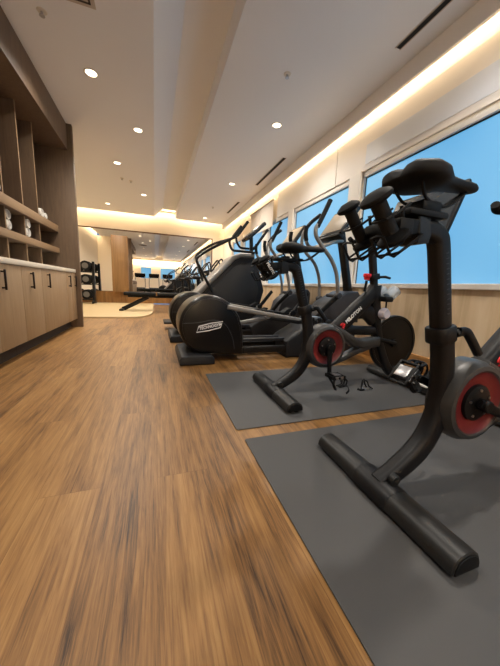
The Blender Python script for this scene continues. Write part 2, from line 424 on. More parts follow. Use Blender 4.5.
def towel_mesh():
    pts = []; N = 74; turns = 3.6
    for i in range(N+1):
        a = i/N*turns*2*PI; r = .008 + .056*i/N; pts.append((r*math.cos(a), r*math.sin(a)))
    inner = [((1-.0075/math.hypot(*p))*p[0], (1-.0075/math.hypot(*p))*p[1]) for p in pts]
    mb = MB(); bm = mb.bm; L = .36
    rows = []
    for x, sc in ((0, .94), (.006, .985), (.02, 1), (L-.02, 1), (L-.006, .985), (L, .94)):
        rows.append(([bm.verts.new((-x, p[0]*sc, p[1]*sc*.86+.055)) for p in pts], [bm.verts.new((-x, p[0]*sc, p[1]*sc*.86+.055)) for p in inner]))
    for (a, b), (c, d) in zip(rows, rows[1:]):
        for i in range(N):
            bm.faces.new((a[i], a[i+1], c[i+1], c[i])); bm.faces.new((b[i], d[i], d[i+1], b[i+1]))
    for a, b in (rows[0], rows[-1]):
        for i in range(N): bm.faces.new((a[i], b[i], b[i+1], a[i+1]))
    bmesh.ops.recalc_face_normals(bm, faces=bm.faces[:])
    return mb
tproto = None
for y, z, lab in ((3.185, 1.44, 'rolled white towel on the upper shelf at the left edge of the photo'),
               (4.20, 1.44, 'larger rolled white towel on the upper shelf, nearest the tall end panel'),
               (4.34, 1.44, 'rolled white towel at the far end of the upper shelf, behind the larger roll'),
               (3.36, 1.135, 'lower rolled white towel in the second-row cubby at left'),
               (3.36, 1.230, 'upper rolled white towel in the second-row cubby at left'),
               (3.79, 1.135, 'lower rolled white towel in the second-row cubby next to the end bay'),
               (3.79, 1.230, 'upper rolled white towel in the second-row cubby next to the end bay')):
    if tproto is None: tproto = t = towel_mesh().build('rolled_towel', 'towel', sharp=50)
    else: t = tproto.copy(); COL.objects.link(t)
    t.location = (-1.30 + random.uniform(-.015, .01), y, z+.001); t.rotation_euler = (0, 0, random.uniform(-.08, .08))
    if '4.34' in str(y): t.scale = (.9, .78, .78)
    tag(t, lab, 'towel', 'white towels rolled on the shelves')

# ------------------------------------------------------------------ ceiling fittings
def downlight(x, y, label, z=CZ, r=.052):
    t = thing('recessed_downlight', label, 'ceiling light', (x, y, z), 0, 'recessed downlights')
    MB().ring((0, 0, -.003), (0, 0, 1), r, [(.0, .0), (.012, -.003), (.016, .002), (0, .002)], 32).build('trim_ring', 'lamp_trim', t)
    MB().lathe([(0, -.002), (r*.75, -.003), (r, -.001), (r, .001), (0, .001)], Matrix.Identity(4), 28).build('lens', 'lamp_lens', t)
    l = bpy.data.lights.new('downlight_beam', 'SPOT'); l.energy = DOWN; l.color = (1, .925, .82); l.spot_size = math.radians(150); l.spot_blend = .9; l.shadow_soft_size = .05
    lo = bpy.data.objects.new('downlight_beam', l); COL.objects.link(lo); lo.location = (x, y, z-.012)
DOWN = 105
for x, y, lab in ((-.58, 3.53, 'large bright round downlight in the left ceiling, nearest the camera'),
                  (-.19, 4.46, 'round downlight second nearest in the left ceiling, near the recess edge'),
                  (-.60, 5.75, 'round downlight third nearest in the left ceiling'),
                  (-.22, 7.43, 'small far downlight in the left ceiling close to the recess edge'),
                  (-1.17, 8.68, 'small farthest downlight in the left ceiling above the dumbbell rack'),
                  (1.51, 3.59, 'round downlight in the right ceiling, nearest the camera'),
                  (1.52, 5.81, 'round downlight midway along the right ceiling'),
                  (1.50, 8.93, 'farthest downlight in the right ceiling near the far wall')):
    downlight(x, y, lab)
for x, y in ((-.6, 1.2), (-.2, -1.5), (1.5, 1.1), (1.5, -1.6), (-.6, -3.6), (1.5, -4)):
    downlight(x, y, 'round downlight overhead behind the camera')
for (y0, y1), lab in (((.9, 2.16), 'long black slot diffuser in the right ceiling nearest the camera'), ((4.35, 5.64), 'black slot diffuser in the middle of the right ceiling'), ((6.89, 8.03), 'short black slot diffuser farthest away in the right ceiling')):
    t = thing('slot_diffuser', lab, 'air vent', (1.99, (y0+y1)/2, CZ)); h = (y1-y0)/2
    MB().b2((-.022, -h, -.004), (.022, h, .0)).build('slot', 'slot_black', t, smooth=False)
    MB().b2((-.03, -h-.006, -.006), (-.022, h+.006, 0)).b2((.022, -h-.006, -.006), (.03, h+.006, 0)).build('flange', 'vent_paint', t, smooth=False)
t = thing('ceiling_vent', 'square louvred vent in the left ceiling at the top of the photo', 'air vent', (-.60, 2.57, CZ))
MB().b2((-.20, -.20, -.006), (.20, .20, 0), .002).build('frame', 'vent_paint', t)
g = MB()
for k in range(4):
    q = .17-.04*k
    for lo, hi in (((-q, -q, -.009), (q, -q+.014, -.006)), ((-q, q-.014, -.009), (q, q, -.006)), ((-q, -q, -.009), (-q+.014, q, -.006)), ((q-.014, -q, -.009), (q, q, -.006))): g.b2(lo, hi)
g.build('louvre', 'toe_kick', t, smooth=False)
def sprinkler(x, y, lab):
    t = thing('sprinkler_head', lab, 'sprinkler', (x, y, CZ))
    MB().lathe([(0, -.006), (.03, -.006), (.036, 0), (0, 0)], Matrix.Identity(4), 20).build('escutcheon', 'lamp_trim', t)
    MB().cyl((0, 0, -.028), (0, 0, -.006), .009, n=12).cyl((0, 0, -.034), (0, 0, -.03), .02, n=14).build('nozzle', 'steel', t)
sprinkler(1.25, 2.78, 'small sprinkler head in the right ceiling nearest the camera')
sprinkler(1.49, 7.63, 'tiny far sprinkler head in the right ceiling')
sprinkler(-.44, 6.58, 'small paired fitting in the left ceiling, right one')
sprinkler(-.60, 6.50, 'small paired fitting in the left ceiling, left one')
sprinkler(-.81, 2.95, 'small flat sensor in the left ceiling near the cabinet header')

# cove lighting: LED tape with its light
def cove(name, x0, y0, x1, y1, z, power, tilt):
    ln = math.hypot(x1-x0, y1-y0)
    l = bpy.data.lights.new(name, 'AREA'); l.shape = 'RECTANGLE'; l.size = ln; l.size_y = .02; l.energy = power; l.color = (1, .76, .47)
    o = bpy.data.objects.new(name, l); COL.objects.link(o); o.location = ((x0+x1)/2, (y0+y1)/2, z)
    ang = math.atan2(y1-y0, x1-x0)
    o.rotation_euler = (Matrix.Rotation(ang, 3, 'Z') @ Matrix.Rotation(tilt, 3, 'X')).to_euler()
COVE = 6.0   # watts per metre
cove('cove_light', 2.236, 9.5, 2.236, NY+.1, 2.88, COVE*15*.95, 0)
cove('cove_light', LX2+.06, 4.8, LX2+.06, 9.5, 2.88, COVE*4.7*.6, 0)  # added lamp, no fitting known here; warms the mirrored left wall
cove('cove_light', LX2+.15, 9.62, .0, 9.62, 2.90, COVE*2.5*.48, math.radians(20))
cove('cove_light', .68, 9.62, 2.1, 9.62, 2.90, COVE*1.45*.48, math.radians(20))
cove('cove_light', .04, 9.66, .64, 9.66, 2.95, COVE*.6*.4, math.radians(20))
cove('cove_light', -2.3, NY+.1, 2.1, NY+.1, 2.6, COVE*4.4*4, math.radians(-20))
tag(MB().b2((.04, 9.53, UZ-.02), (.64, 9.56, UZ-.001)).build('light_strip', 'led', smooth=False), 'glowing light strip at the far end of the ceiling recess', 'light strip')

# ------------------------------------------------------------------ mats
def rr_poly(x0, y0, x1, y1, r, k=5):
    o = []
    for cx, cy, a0 in ((x1-r, y1-r, 0), (x0+r, y1-r, 90), (x0+r, y0+r, 180), (x1-r, y0+r, 270)):
        for i in range(k+1):
            a = math.radians(a0+90*i/k); o.append((cx+r*math.cos(a), cy+r*math.sin(a)))
    return o
tag(MB().prism(rr_poly(.383, .20, 2.2, 1.098, .012), 0.0005, .006, 'z', .002).build('exercise_mat', 'rubber_mat'), 'dark grey rubber mat under the nearest bike', 'mat')
tag(MB().prism(rr_poly(.371, 1.186, 2.2, 2.077, .012), 0.0005, .006, 'z', .002).build('exercise_mat', 'rubber_mat'), 'dark grey rubber mat under the second bike, beyond the wood gap', 'mat')

# ------------------------------------------------------------------ indoor bikes
def dumbbell(p0, p1, R, rh, label, text=False):
    p0, p1 = Vector(p0), Vector(p1); t = thing('dumbbell', label, 'dumbbell', (p0+p1)/2)
    d = (p1-p0).normalized(); h = (p1-p0).length/2
    MB().cyl(-d*h, d*h, rh, n=18).build('handle', 'grip_black', t)
    for s in (-1, 1):
        e = R*.26
        MB().lathe([(0, -e-.005), (R*.5, -e-.004), (R*.85, -e+.003), (R*.98, -e*.3), (R, e*.3), (R*.9, e*.9), (R*.6, e+.004), (0, e+.005)], axis_mtx(d*h*s, d), 26).build('head', 'black_rubber', t)
    if text:
        # white lettering along the handle, facing the aisle side
        zx = Vector((0, -1, 0)); zx = (zx - d*zx.dot(d)).normalized(); yx = zx.cross(d)
        m = Matrix(((d.x, yx.x, zx.x, 0), (d.y, yx.y, zx.y, 0), (d.z, yx.z, zx.z, 0), (0, 0, 0, 1)))
        m = m @ Matrix.Translation((-h*.55, 0, rh+.0005))
        text_mesh('lettering', 'PELOTON', .022, 'white_print', t, m, .0008, label='white lettering along the handle')
    return t

def saddle_mesh():
    mb = MB(); bm = mb.bm
    #      x     half-w  top    thickness
    ST = [(-.135, .020, .026, .014), (-.128, .056, .040, .036), (-.11, .082, .050, .056), (-.075, .090, .056, .064), (-.035, .084, .053, .062), (0, .064, .047, .052),
          (.04, .040, .042, .036), (.09, .030, .042, .032), (.13, .027, .043, .031), (.160, .024, .042, .030), (.177, .017, .038, .022), (.183, .004, .030, .008)]
    rings = []; N = 28
    for x, w, zt, th in ST:
        R = []
        for k in range(N):
            a = 2*PI*k/N; c, s = math.cos(a), math.sin(a)
            y = w*abs(c)**.85*(1 if c >= 0 else -1)
            if s >= 0: z = zt - (1-s**.8)*th*.55
            else: z = zt - th*.55 - (abs(s)**.7)*th*.45
            dent = .012*math.exp(-(y/.018)**2)*max(0, min(1, (.02-x)/.08))
            if s >= 0: z -= dent
            xx = x - (.012*math.exp(-((abs(y)-.045)/.03)**2) - .006 if x < -.09 else 0)
            R.append(bm.verts.new((xx, y, z)))
        rings.append(R)
    for A, B in zip(rings, rings[1:]):
        for j in range(N): bm.faces.new((A[j], A[(j+1) % N], B[(j+1) % N], B[j]))
    bm.faces.new(rings[0][::-1]); bm.faces.new(rings[-1])
    bmesh.ops.recalc_face_normals(bm, faces=bm.faces[:])
    return mb

def logo_mark(mb, x, y, z, s, ang):
    """a ring-shaped letter mark, facing -y"""
    def P(u, v):
        ca, sa = math.cos(ang), math.sin(ang); return Vector((x+s*(u*ca-v*sa), y, z+s*(u*sa+v*ca)))
    pts = [P(.5*math.cos(a), .5*math.sin(a)+.1) for a in [math.radians(k) for k in range(-150, 151, 20)]]
    mb.tube(pts, s*.11, 6); mb.tube([P(-.25, -.75), P(.02, -.28), P(.2, .28)], s*.11, 6)
    mb.tube([P(.22*math.cos(a)+.02, .22*math.sin(a)+.1) for a in [math.radians(k) for k in range(-60, 240, 25)]], s*.09, 6)

def bike(label, loc, crank_ang, dz, ds=0, dx=0, ped_turn={-1: 0, 1: 0}):
    t = thing('exercise_bike', label, 'exercise bike', loc)
    V = lambda x, z, y=0: (x, y, z)
    # rear stabilizer: domed beam
    st = MB(); sec = [(.052, .0), (.050, .018), (.040, .036), (.022, .047), (0, .050), (-.022, .047), (-.040, .036), (-.050, .018), (-.052, .0)]
    st.sweep([(0, y, .014) for y in (-.288, -.285, -.16, -.10, 0, .10, .16, .305, .318)], [(p[0], -p[1]) for p in sec], [.92, 1, 1, 1.0, 1.04, 1, .96, .9, .6], (1, 0, 0))
    sb = st.build('rear_stabilizer', 'bike_satin', t)
    MB().sweep([(0, -.075, .0135), (0, -.07, .0135), (0, .07, .0135), (0, .075, .0135)], [(p[0], -p[1]) for p in sec], [1.03, 1.07, 1.09, 1.05], (1, 0, 0)).build('centre_sleeve', 'bike_black', sb)
    MB().prism([(p[0]*.84, .014+p[1]*.84) for p in sec], -.2915, -.2865, 'y', .001).build('end_cap', 'black_rubber', sb)
    for y in (-.26, .25):
        MB().cyl((.02, y, .0), (.02, y, .015), .016, n=14).cyl((-.02, y, .0), (-.02, y, .015), .014, n=14).build('foot_pad', 'black_rubber', sb)
    MB().cyl((.02, -.028, .078), (.02, -.048, .078), .019, n=18, bev=.003).cyl((.02, -.04, .078), (.02, -.052, .078), .010, n=6).build('bolt', 'bike_satin', sb)
    # frame: curved seat strut
    fr = MB(); S1 = rrect(.058, .070, .02)
    fr.sweep(crom([V(-.012, .045), V(.06, .078), V(.15, .14), V(.205, .22), V(.228, .32), V(.215, .45), V(.186, .57)], 6), S1,
             [(.9+.15*min(1, i/8), .75+.30*min(1, i/12)) if i < 24 else (1.05, 1.05-.16*min(1, (i-24)/8)) for i in range(37)], (0, 1, 0))
    # diagonal beam, fork, cross tube
    fr.sweep([V(.28, .285), V(.45, .44), V(.60, .58), V(.70, .672), V(.735, .735)], rrect(.066, .108, .024), [1, 1, .98, .9, .78], (0, 1, 0))
    fr.sweep(crom([V(.735, .745), V(.745, .66), V(.79, .45), V(.84, .30), V(.93, .14), V(1.02, .06)], 5), rrect(.058, .075, .02), [(1, 1.25-.4*min(1, i/10)) for i in range(26)], (0, 1, 0))
    fr.sweep(crom([V(.24, .40), V(.42, .425), V(.62, .425), V(.80, .42)], 4), rrect(.05, .066, .02), None, (0, 1, 0))
    fr.sweep(crom([V(.60, .56), V(.68, .56), V(.76, .50)], 4), rrect(.05, .11, .02), None, (0, 1, 0))
    frame = fr.build('frame', 'bike_black', t)
    mk = MB(); logo_mark(mk, .468, -.0345, .463, .032, math.radians(40)); mk.build('logo', 'red_mark', frame, label='red round logo')
    text_mesh('lettering', 'PELOTON', .034, 'white_print', frame, on_face(.492, -.0345, .486, math.radians(42)), .0012, label='white maker lettering')
    # chain guard with hub
    gd = MB(); cx, cz = .35, .322; y0, y1 = -.058, .03
    gd.ring((cx, y0, cz), (0, 1, 0), .13, [(-.016, .004), (-.008, -.002), (.006, .002), (.020, .028), (.022, .045), (.022, y1-y0), (-.016, y1-y0)], 44)
    gd.sweep([V(.385, .455, -.01), V(.47, .415, -.01), V(.58, .345, -.01), V(.66, .325, -.01), V(.80, .345, -.01)], rrect(.07, .05, .016), [(1, .85), (1, 1), (1, 1.35), (1, 1.7), (1, 1.5)], (0, 1, 0))
    gd.sweep([V(.40, .20, -.01), V(.50, .232, -.01), V(.62, .28, -.01), V(.72, .31, -.01)], rrect(.066, .042, .014), None, (0, 1, 0))
    guard = gd.build('chain_guard', 'guard_grey', t)
    MB().ring((cx, y0-.002, cz), (0, 1, 0), .088, [(-.026, .020), (.0, .016), (.020, .010), (.027, .004), (.028, .03), (-.026, .035)], 44).build('red_ring', 'red_ring', guard, label='dark red disc ring')
    hb = MB().lathe([(0, 0), (.050, 0), (.066, .006), (.068, .02), (.068, .05), (0, .05)], axis_mtx(Vector((cx, y0, cz)), (0, 1, 0)), 30)
    hub = hb.build('hub', 'bike_dark', guard)
    g = MB()
    for k in range(5):
        a = k*2*PI/5+.4; MB().cyl((cx+.05*math.cos(a), y0-.003, cz+.05*math.sin(a)), (cx+.05*math.cos(a), y0+.003, cz+.05*math.sin(a)), .005, n=8).build('bolt', 'steel', hub)
    # cranks and pedals
    for s in (-1, 1):
        a = crank_ang if s < 0 else crank_ang+PI
        ya = y0-.016 if s < 0 else .05
        ex, ez = cx+.17*math.cos(a), cz+.17*math.sin(a); mx_, mz = cx+.03*math.cos(a+PI), cz+.03*math.sin(a+PI)
        ck = MB().sweep([(mx_, ya, mz), (cx, ya, cz), (cx+.1*math.cos(a), ya+s*.006, cz+.1*math.sin(a)), (ex, ya+s*.012, ez), (ex+.014*math.cos(a), ya+s*.012, ez+.014*math.sin(a))], rrect(.018, .034, .007), [.8, 1.1, .9, .85, .5], (0, 1, 0))
        ck.cyl((cx, ya-.018, cz), (cx, ya+.018, cz), .022, n=18, bev=.003)
        if s > 0: ck.cyl((cx, 0, cz), (cx, ya, cz), .018, n=14)
        crank = ck.build('crank', 'bike_dark', t)
        yc = ya + s*.075
        pd = MB().cyl((ex, ya, ez), (ex, yc+s*.05, ez), .008, n=10)
        pd.box((ex, yc, ez), (.062, .084, .024), .005).b2((ex-.05, yc-.044, ez-.012), (ex+.05, yc-.034, ez+.012), .003).b2((ex-.05, yc+.034, ez-.012), (ex+.05, yc+.044, ez+.012), .003)
        pd.b2((ex-.05, yc-.04, ez-.01), (ex-.042, yc+.04, ez+.008), .002).b2((ex+.042, yc-.04, ez-.01), (ex+.05, yc+.04, ez+.008), .002)
        ped = pd.build('pedal', 'bike_dark', crank)
        # toe cage and straps hanging under the pedal
        cg = MB()
        for yy in (-.034, .0, .034):
            cg.tube([(ex+.045, yc+yy, ez-.005), (ex+.075, yc+yy*.8, ez-.03), (ex+.07, yc+yy*.6, ez-.065), (ex+.03, yc+yy*.5, ez-.075)], .0045, 6, smooth=4)
        cg.tube([(ex+.045, yc-.034, ez-.006), (ex+.078, yc-.027, ez-.03), (ex+.078, yc+.027, ez-.03), (ex+.045, yc+.034, ez-.006)], .0045, 6, smooth=4)
        cgo = cg.build('toe_cage', 'bike_dark', crank)
        sp = MB(); stp = [(.007, -.0015), (.007, .0015), (-.007, .0015), (-.007, -.0015)]
        sp.sweep(crom([(ex-.03, yc-.042, ez), (ex-.045, yc-.05, ez-.04), (ex-.01, yc-.03, ez-.085), (ex+.02, yc+.02, ez-.082), (ex+.0, yc+.046, ez-.04), (ex-.03, yc+.042, ez)], 5), stp, None, None)
        sp.sweep(crom([(ex+.0, yc-.044, ez), (ex+.02, yc-.055, ez-.04), (ex+.07, yc-.04, ez-.06), (ex+.095, yc-.03, ez-.095), (ex+.085, yc-.02, ez-.12)], 5), stp, None, None)
        sp_ = sp.build('strap', 'black_rubber', ped)
        cage = [sp_, ped, cgo]
        MB().b2((ex-.024, yc-.03, ez+.012), (ex+.024, yc+.026, ez+.0155), .001).build('cleat_plate', 'steel', ped, label='bright steel cleat plate')
        MB().b2((ex-.030, yc-.0465, ez-.009), (ex+.030, yc-.0435, ez+.009), .001).build('side_plate', 'steel', ped, label='bright steel side plate')
        # the pedal hangs turned on its own axle
        turn = Matrix.Translation((ex, 0, ez)) @ Matrix.Rotation(math.radians(ped_turn[s]), 4, 'Y') @ Matrix.Translation((-ex, 0, -ez))
        for o_ in cage + list(ped.children):
            if not o_.get('turned'): o_.data.transform(turn); o_['turned'] = 1
        for o_ in cage + list(ped.children):
            if 'turned' in o_: del o_['turned']
    # flywheel and front stabilizer
    MB().lathe([(0, -.012), (.185, -.012), (.19, -.017), (.207, -.017), (.21, -.012), (.21, .012), (.207, .017), (.19, .017), (.185, .012), (0, .012)], axis_mtx(Vector((.965, 0, .325)), (0, 1, 0)), 56).build('flywheel', 'flywheel_metal', t)
    MB().cyl((.965, -.03, .325), (.965, .03, .325), .03, n=20).sweep([V(.80, .36), V(.88, .345), V(.965, .325)], rrect(.072, .03, .01), None, (0, 1, 0)).build('flywheel_axle', 'bike_dark', t)
    fs = MB().sweep([(1.08, y, .014) for y in (-.31, -.30, -.1, .1, .30, .31)], [(p[0]*.95, -p[1]) for p in sec], [.8, 1, 1.05, 1.05, 1, .8], (1, 0, 0))
    fs.sweep([V(1.0, .07), V(1.08, .05)], rrect(.08, .06, .02), None, (0, 1, 0))
    fsb = fs.build('front_stabilizer', 'bike_satin', t)
    MB().b2((1.03, -.27, .055), (1.075, -.20, .068), .004).b2((1.03, -.19, .055), (1.075, -.15, .068), .004).build('highlight_plate', 'frame_white', fsb, label='pale plates standing in for a highlight near the front foot')  # pale plates added as a painted highlight on the glossy foot
    for y in (-.26, .26): MB().cyl((1.08, y, 0), (1.08, y, .015), .018, n=14).build('foot_pad', 'black_rubber', fsb)
    for y in (-.315, .315): MB().cyl((1.12, y-.012, .03), (1.12, y+.012, .03), .026, n=20, bev=.004).build('transport_wheel', 'black_rubber', fsb)
    # seat post, slider and saddle
    sp = MB(); P0, P1 = Vector((.186, 0, .55)), Vector((.112, 0, .84+dz))
    el = crom([P0, P0.lerp(P1, .6), P1, (.095, 0, .872+dz), (.06, 0, .887+dz), (.03, 0, .887+dz), (-.0, 0, .887+dz)], 5)
    sp.sweep(el, rrect(.052, .058, .017), [(1, 1)]*(len(el)), (0, 1, 0))
    post = sp.build('seat_post', 'bike_black', t)
    MB().sweep([(.03, 0, .885+dz), (-.002, 0, .883+dz), (-.014, 0, .883+dz), (-.018, 0, .883+dz)], [(.030, .045), (-.030, .045), (-.036, .02), (-.026, -.05), (.026, -.05), (.036, .02)], [.9, 1, 1, .86], (0, 1, 0)).build('end_cap', 'bike_satin', post)
    dirp = (P1-P0).normalized(); g = MB()
    for k in range(13):
        c = P0+dirp*(.09+.016*k); g.box(c + Vector((0, -.0285, 0)), (.012, .0012, .003), 0, Matrix.Rotation(-math.atan2(-dirp.x, dirp.z), 3, 'Y'))
    g.build('height_marks', 'gym_grey', post, label='grey height marks')
    cl = MB(); c0 = P0+dirp*.02
    cl.sweep([c0-dirp*.03, c0-dirp*.026, c0+dirp*.02, c0+dirp*.024], rrect(.076, .084, .026), [.94, 1, 1, .94], (0, 1, 0))
    col = cl.build('seat_collar', 'bike_black', t)
    MB().cyl(c0+Vector((.04, -.02, .0)), c0+Vector((.07, -.025, .008)), .014, n=12).sweep(crom([c0+Vector((.05, -.025, .012)), c0+Vector((.075, -.03, .010)), c0+Vector((.095, -.035, -.012)), c0+Vector((.142, -.04, -.068))], 4), rrect(.026, .026, .009), [.85]*3+[1]*10, (0, 1, 0)).build('clamp_lever', 'bike_black', col)
    k0 = Vector((.045+dx, 0, 1.0+dz+ds))
    sd = saddle_mesh(); bmesh.ops.translate(sd.bm, verts=sd.bm.verts, vec=k0); sdl = sd.build('saddle', 'saddle_skin', t, sharp=60)
    rl = MB()
    for s in (-1, 1): rl.tube([k0+Vector((-.09, s*.045, .0)), k0+Vector((-.06, s*.035, -.035)), k0+Vector((0, s*.022, -.045)), k0+Vector((.06, s*.016, -.04)), k0+Vector((.14, s*.006, .012))], .0045, 8, smooth=5)
    rl.build('saddle_rail', 'bike_dark', sdl)
    MB().b2((-.015+dx, -.034, .93+dz), (.06+dx, .034, .962+dz+ds), .008).cyl((.02, 0, .91+dz), (.02, 0, .945+dz), .028, n=18).b2((-.06, -.036, .915+dz), (.09, .036, .934+dz), .006).build('saddle_clamp', 'bike_dark', t)
    # wire weight rack behind the saddle
    wr = MB(); z_ = .885+dz
    wr.b2((-.10, -.045, z_-.03), (-.05, .095, z_+.015), .006).b2((-.06, -.03, z_-.025), (-.012, .03, z_+.02), .004)
    for yb in (-.03, .09):
        q = lambda u, v, w: Vector((-.135, yb, .90+dz)) + Vector((.573, 0, -.82))*u + Vector((.82, 0, .573))*v + Vector((0, 1, 0))*w
        # lower ring, with two bars running under the head, and an upper hoop round the handle
        wr.tube([q(.088, -.052, -.028), q(.088, -.045, -.042), q(.088, .045, -.042), q(.088, .052, -.028), q(.088, .052, .028), q(.088, .045, .042), q(.088, -.045, .042), q(.088, -.052, .028)], .0036, 6, closed=True)
        for w_ in (-.022, .022): wr.tube([q(.035, -.056, w_), q(.088, -.056, w_), q(.098, -.048, w_), q(.098, .044, w_), q(.09, .05, w_)], .0036, 6)
        wr.tube([q(.035, -.056, -.022), q(.03, -.056, 0), q(.035, -.056, .022)], .0036, 6)
        wr.tube([q(.0, .055, -.03), q(.0, -.006, -.034), q(.0, -.03, -.026), q(.0, -.034, 0), q(.0, -.03, .026), q(.0, -.006, .034), q(.0, .055, .03)], .0036, 6)
        wr.tube([q(.088, .052, 0), (-.075, yb, z_-.03)], .005, 8)
        wr.tube([q(.0, .055, 0), (-.075, yb, z_)], .005, 8)
    wr.build('weight_rack', 'bike_dark', t)
    # head: clamp, handlebar post, bar, knob, screen
    hp0, hp1 = Vector((.728, 0, .73)), Vector((.648, 0, 1.10)); dh = (hp1-hp0).normalized()
    MB().sweep([hp0, hp1], rrect(.042, .052, .015), None, (0, 1, 0)).build('handlebar_post', 'bike_black', t)
    ch = hp0+dh*.075
    hc = MB().sweep([ch-dh*.02, ch-dh*.016, ch+dh*.016, ch+dh*.02], rrect(.066, .08, .022), [.94, 1, 1, .94], (0, 1, 0)).build('head_collar', 'bike_black', t)
    MB().sweep([ch+Vector((.03, -.02, 0)), ch+Vector((.075, -.03, .004)), ch+Vector((.115, -.035, -.004))], rrect(.018, .018, .006), [1, 1, .8], (0, 1, 0)).build('clamp_lever', 'bike_black', hc)
    bar = MB().tube([(.605, -.16, 1.075), (.645, -.172, 1.06), (.66, -.13, 1.06), (.645, -.06, 1.09), (.648, 0, 1.10), (.645, .06, 1.09), (.66, .13, 1.06), (.645, .172, 1.06), (.605, .16, 1.075)], .016, 12, smooth=6)
    bar.tube([(.655, -.14, 1.06), (.72, -.12, 1.07), (.78, -.06, 1.09), (.79, 0, 1.10), (.78, .06, 1.09), (.72, .12, 1.07), (.655, .14, 1.06)], .015, 12, smooth=6)
    hbar = bar.b2((.60, -.04, 1.07), (.70, .04, 1.125), .015).build('handlebar', 'black_rubber', t)
    MB().cyl((.648, 0, .70), (.656, 0, .775), .009, n=12).build('brake_stem', 'bike_dark', t)
    MB().lathe([(0, -.022), (.018, -.02), (.02, -.004), (.026, 0), (.028, .014), (.025, .022), (0, .024)], axis_mtx(Vector((.657, 0, .80)), (.08, 0, 1)), 24).build('brake_knob', 'red_paint', t, label='bright red resistance knob')
    MB().sweep(crom([(.66, 0, 1.07), (.78, 0, 1.02), (.92, 0, 1.08), (1.04, 0, 1.22)], 5), rrect(.05, .04, .012), None, (0, 1, 0)).build('screen_arm', 'bike_black', t)
    # tilted screen
    ax = Vector((.16, 0, .385)).normalized(); nz = Vector((-ax.z, 0, ax.x)); c = Vector((1.045, 0, 1.25))
    rot = Matrix((( 0, ax.x, nz.x), (1, 0, 0), (0, ax.z, nz.z))) if False else Matrix(((0, ax.x, nz.x), (-1, 0, 0), (0, ax.z, nz.z)))
    MB().box(c-nz*.016, (.55, .385, .03), .012, rot).build('screen', 'bike_black', t)
    MB().box(c+nz*.0005, (.515, .34, .003), .0008, rot).build('screen_panel', 'screen_glass', t)
    # bottle holder and pale shell at the front
    bh = MB().lathe([(.034, 0), (.040, .01), (.043, .08), (.041, .08), (.038, .012), (.0, .008), (0, 0)], axis_mtx(Vector((.81, -.05, .665)), (.75, 0, .62)), 24)
    bh.lathe([(.034, 0), (.040, .01), (.043, .08), (.041, .08), (.038, .012), (.0, .008), (0, 0)], axis_mtx(Vector((.81, .05, .665)), (.75, 0, .62)), 24)
    bo = bh.build('bottle_holder', 'clear_grey', t, label='clear grey bottle holder cups')
    MB().b2((.76, -.09, .635), (.83, .09, .672), .01).cyl((.83, -.03, .52), (.825, -.03, .65), .006, n=8).build('bottle_bracket', 'bike_dark', t)
    MB().lathe([(0, -.03), (.03, -.03), (.042, -.01), (.042, .01), (.03, .03), (0, .03)], axis_mtx(Vector((.80, -.045, .55)), (0, 1, 0)), 24).build('sensor_shell', 'pale_shell', t, label='pale rounded cover above the flywheel')
    return t
B1 = (.73, .645, .0065); B2 = (.74, 1.56, .0065)
bike('black indoor exercise bike nearest the camera, at the right edge', B1, math.radians(-23), 0, 0, 0, {-1: 10, 1: -50})
bike('black indoor exercise bike second from the camera, in front of the ellipticals', B2, math.radians(-88), -.055, -.025, .065)
def off(b, p, dz=0): return (b[0]+p[0], b[1]+p[1], p[2]+dz)
dumbbell(off(B1, (-.172, .09, .952)), off(B1, (-.10, .09, .852)), .035, .0175, 'slimmer black dumbbell held upright in the rack of the nearest bike, on its far side')
dumbbell(off(B1, (-.180, -.03, .946)), off(B1, (-.106, -.03, .852)), .043, .021, 'thicker black dumbbell held upright in the rack just below the nearest saddle')
dumbbell(off(B2, (-.135, -.03, .868)), off(B2, (-.066, -.03, .775)), .036, .019, 'small black dumbbell with white lettering in the rack of the second bike', True)
dumbbell(off(B2, (-.135, .09, .868)), off(B2, (-.066, .09, .775)), .036, .019, 'small plain black dumbbell behind the lettered one on the second bike')
# loose cable loop on the mat
t = thing('power_adapter', 'small black cable loop with a pale plate lying on the mat below the second bike', 'cable', (1.44, 1.50, .006))
MB().b2((-.035, -.02, .0), (.035, .02, .006), .002).build('plate', 'steel', t, label='pale metal plate')
MB().tube([(-.05, -.01, .004), (-.035, 0, .03), (-.01, .01, .062), (.02, .01, .05), (.03, 0, .02), (.055, -.012, .004)], .005, 8, smooth=5).tube([(-.02, .02, .004), (-.015, .02, .06), (.0, .022, .064), (.01, .02, .03), (.03, .02, .004)], .005, 8, smooth=5).tube([(-.03, -.02, .006), (-.06, -.02, .006), (-.07, .0, .006)], .008, 8).build('cable', 'black_rubber', t)

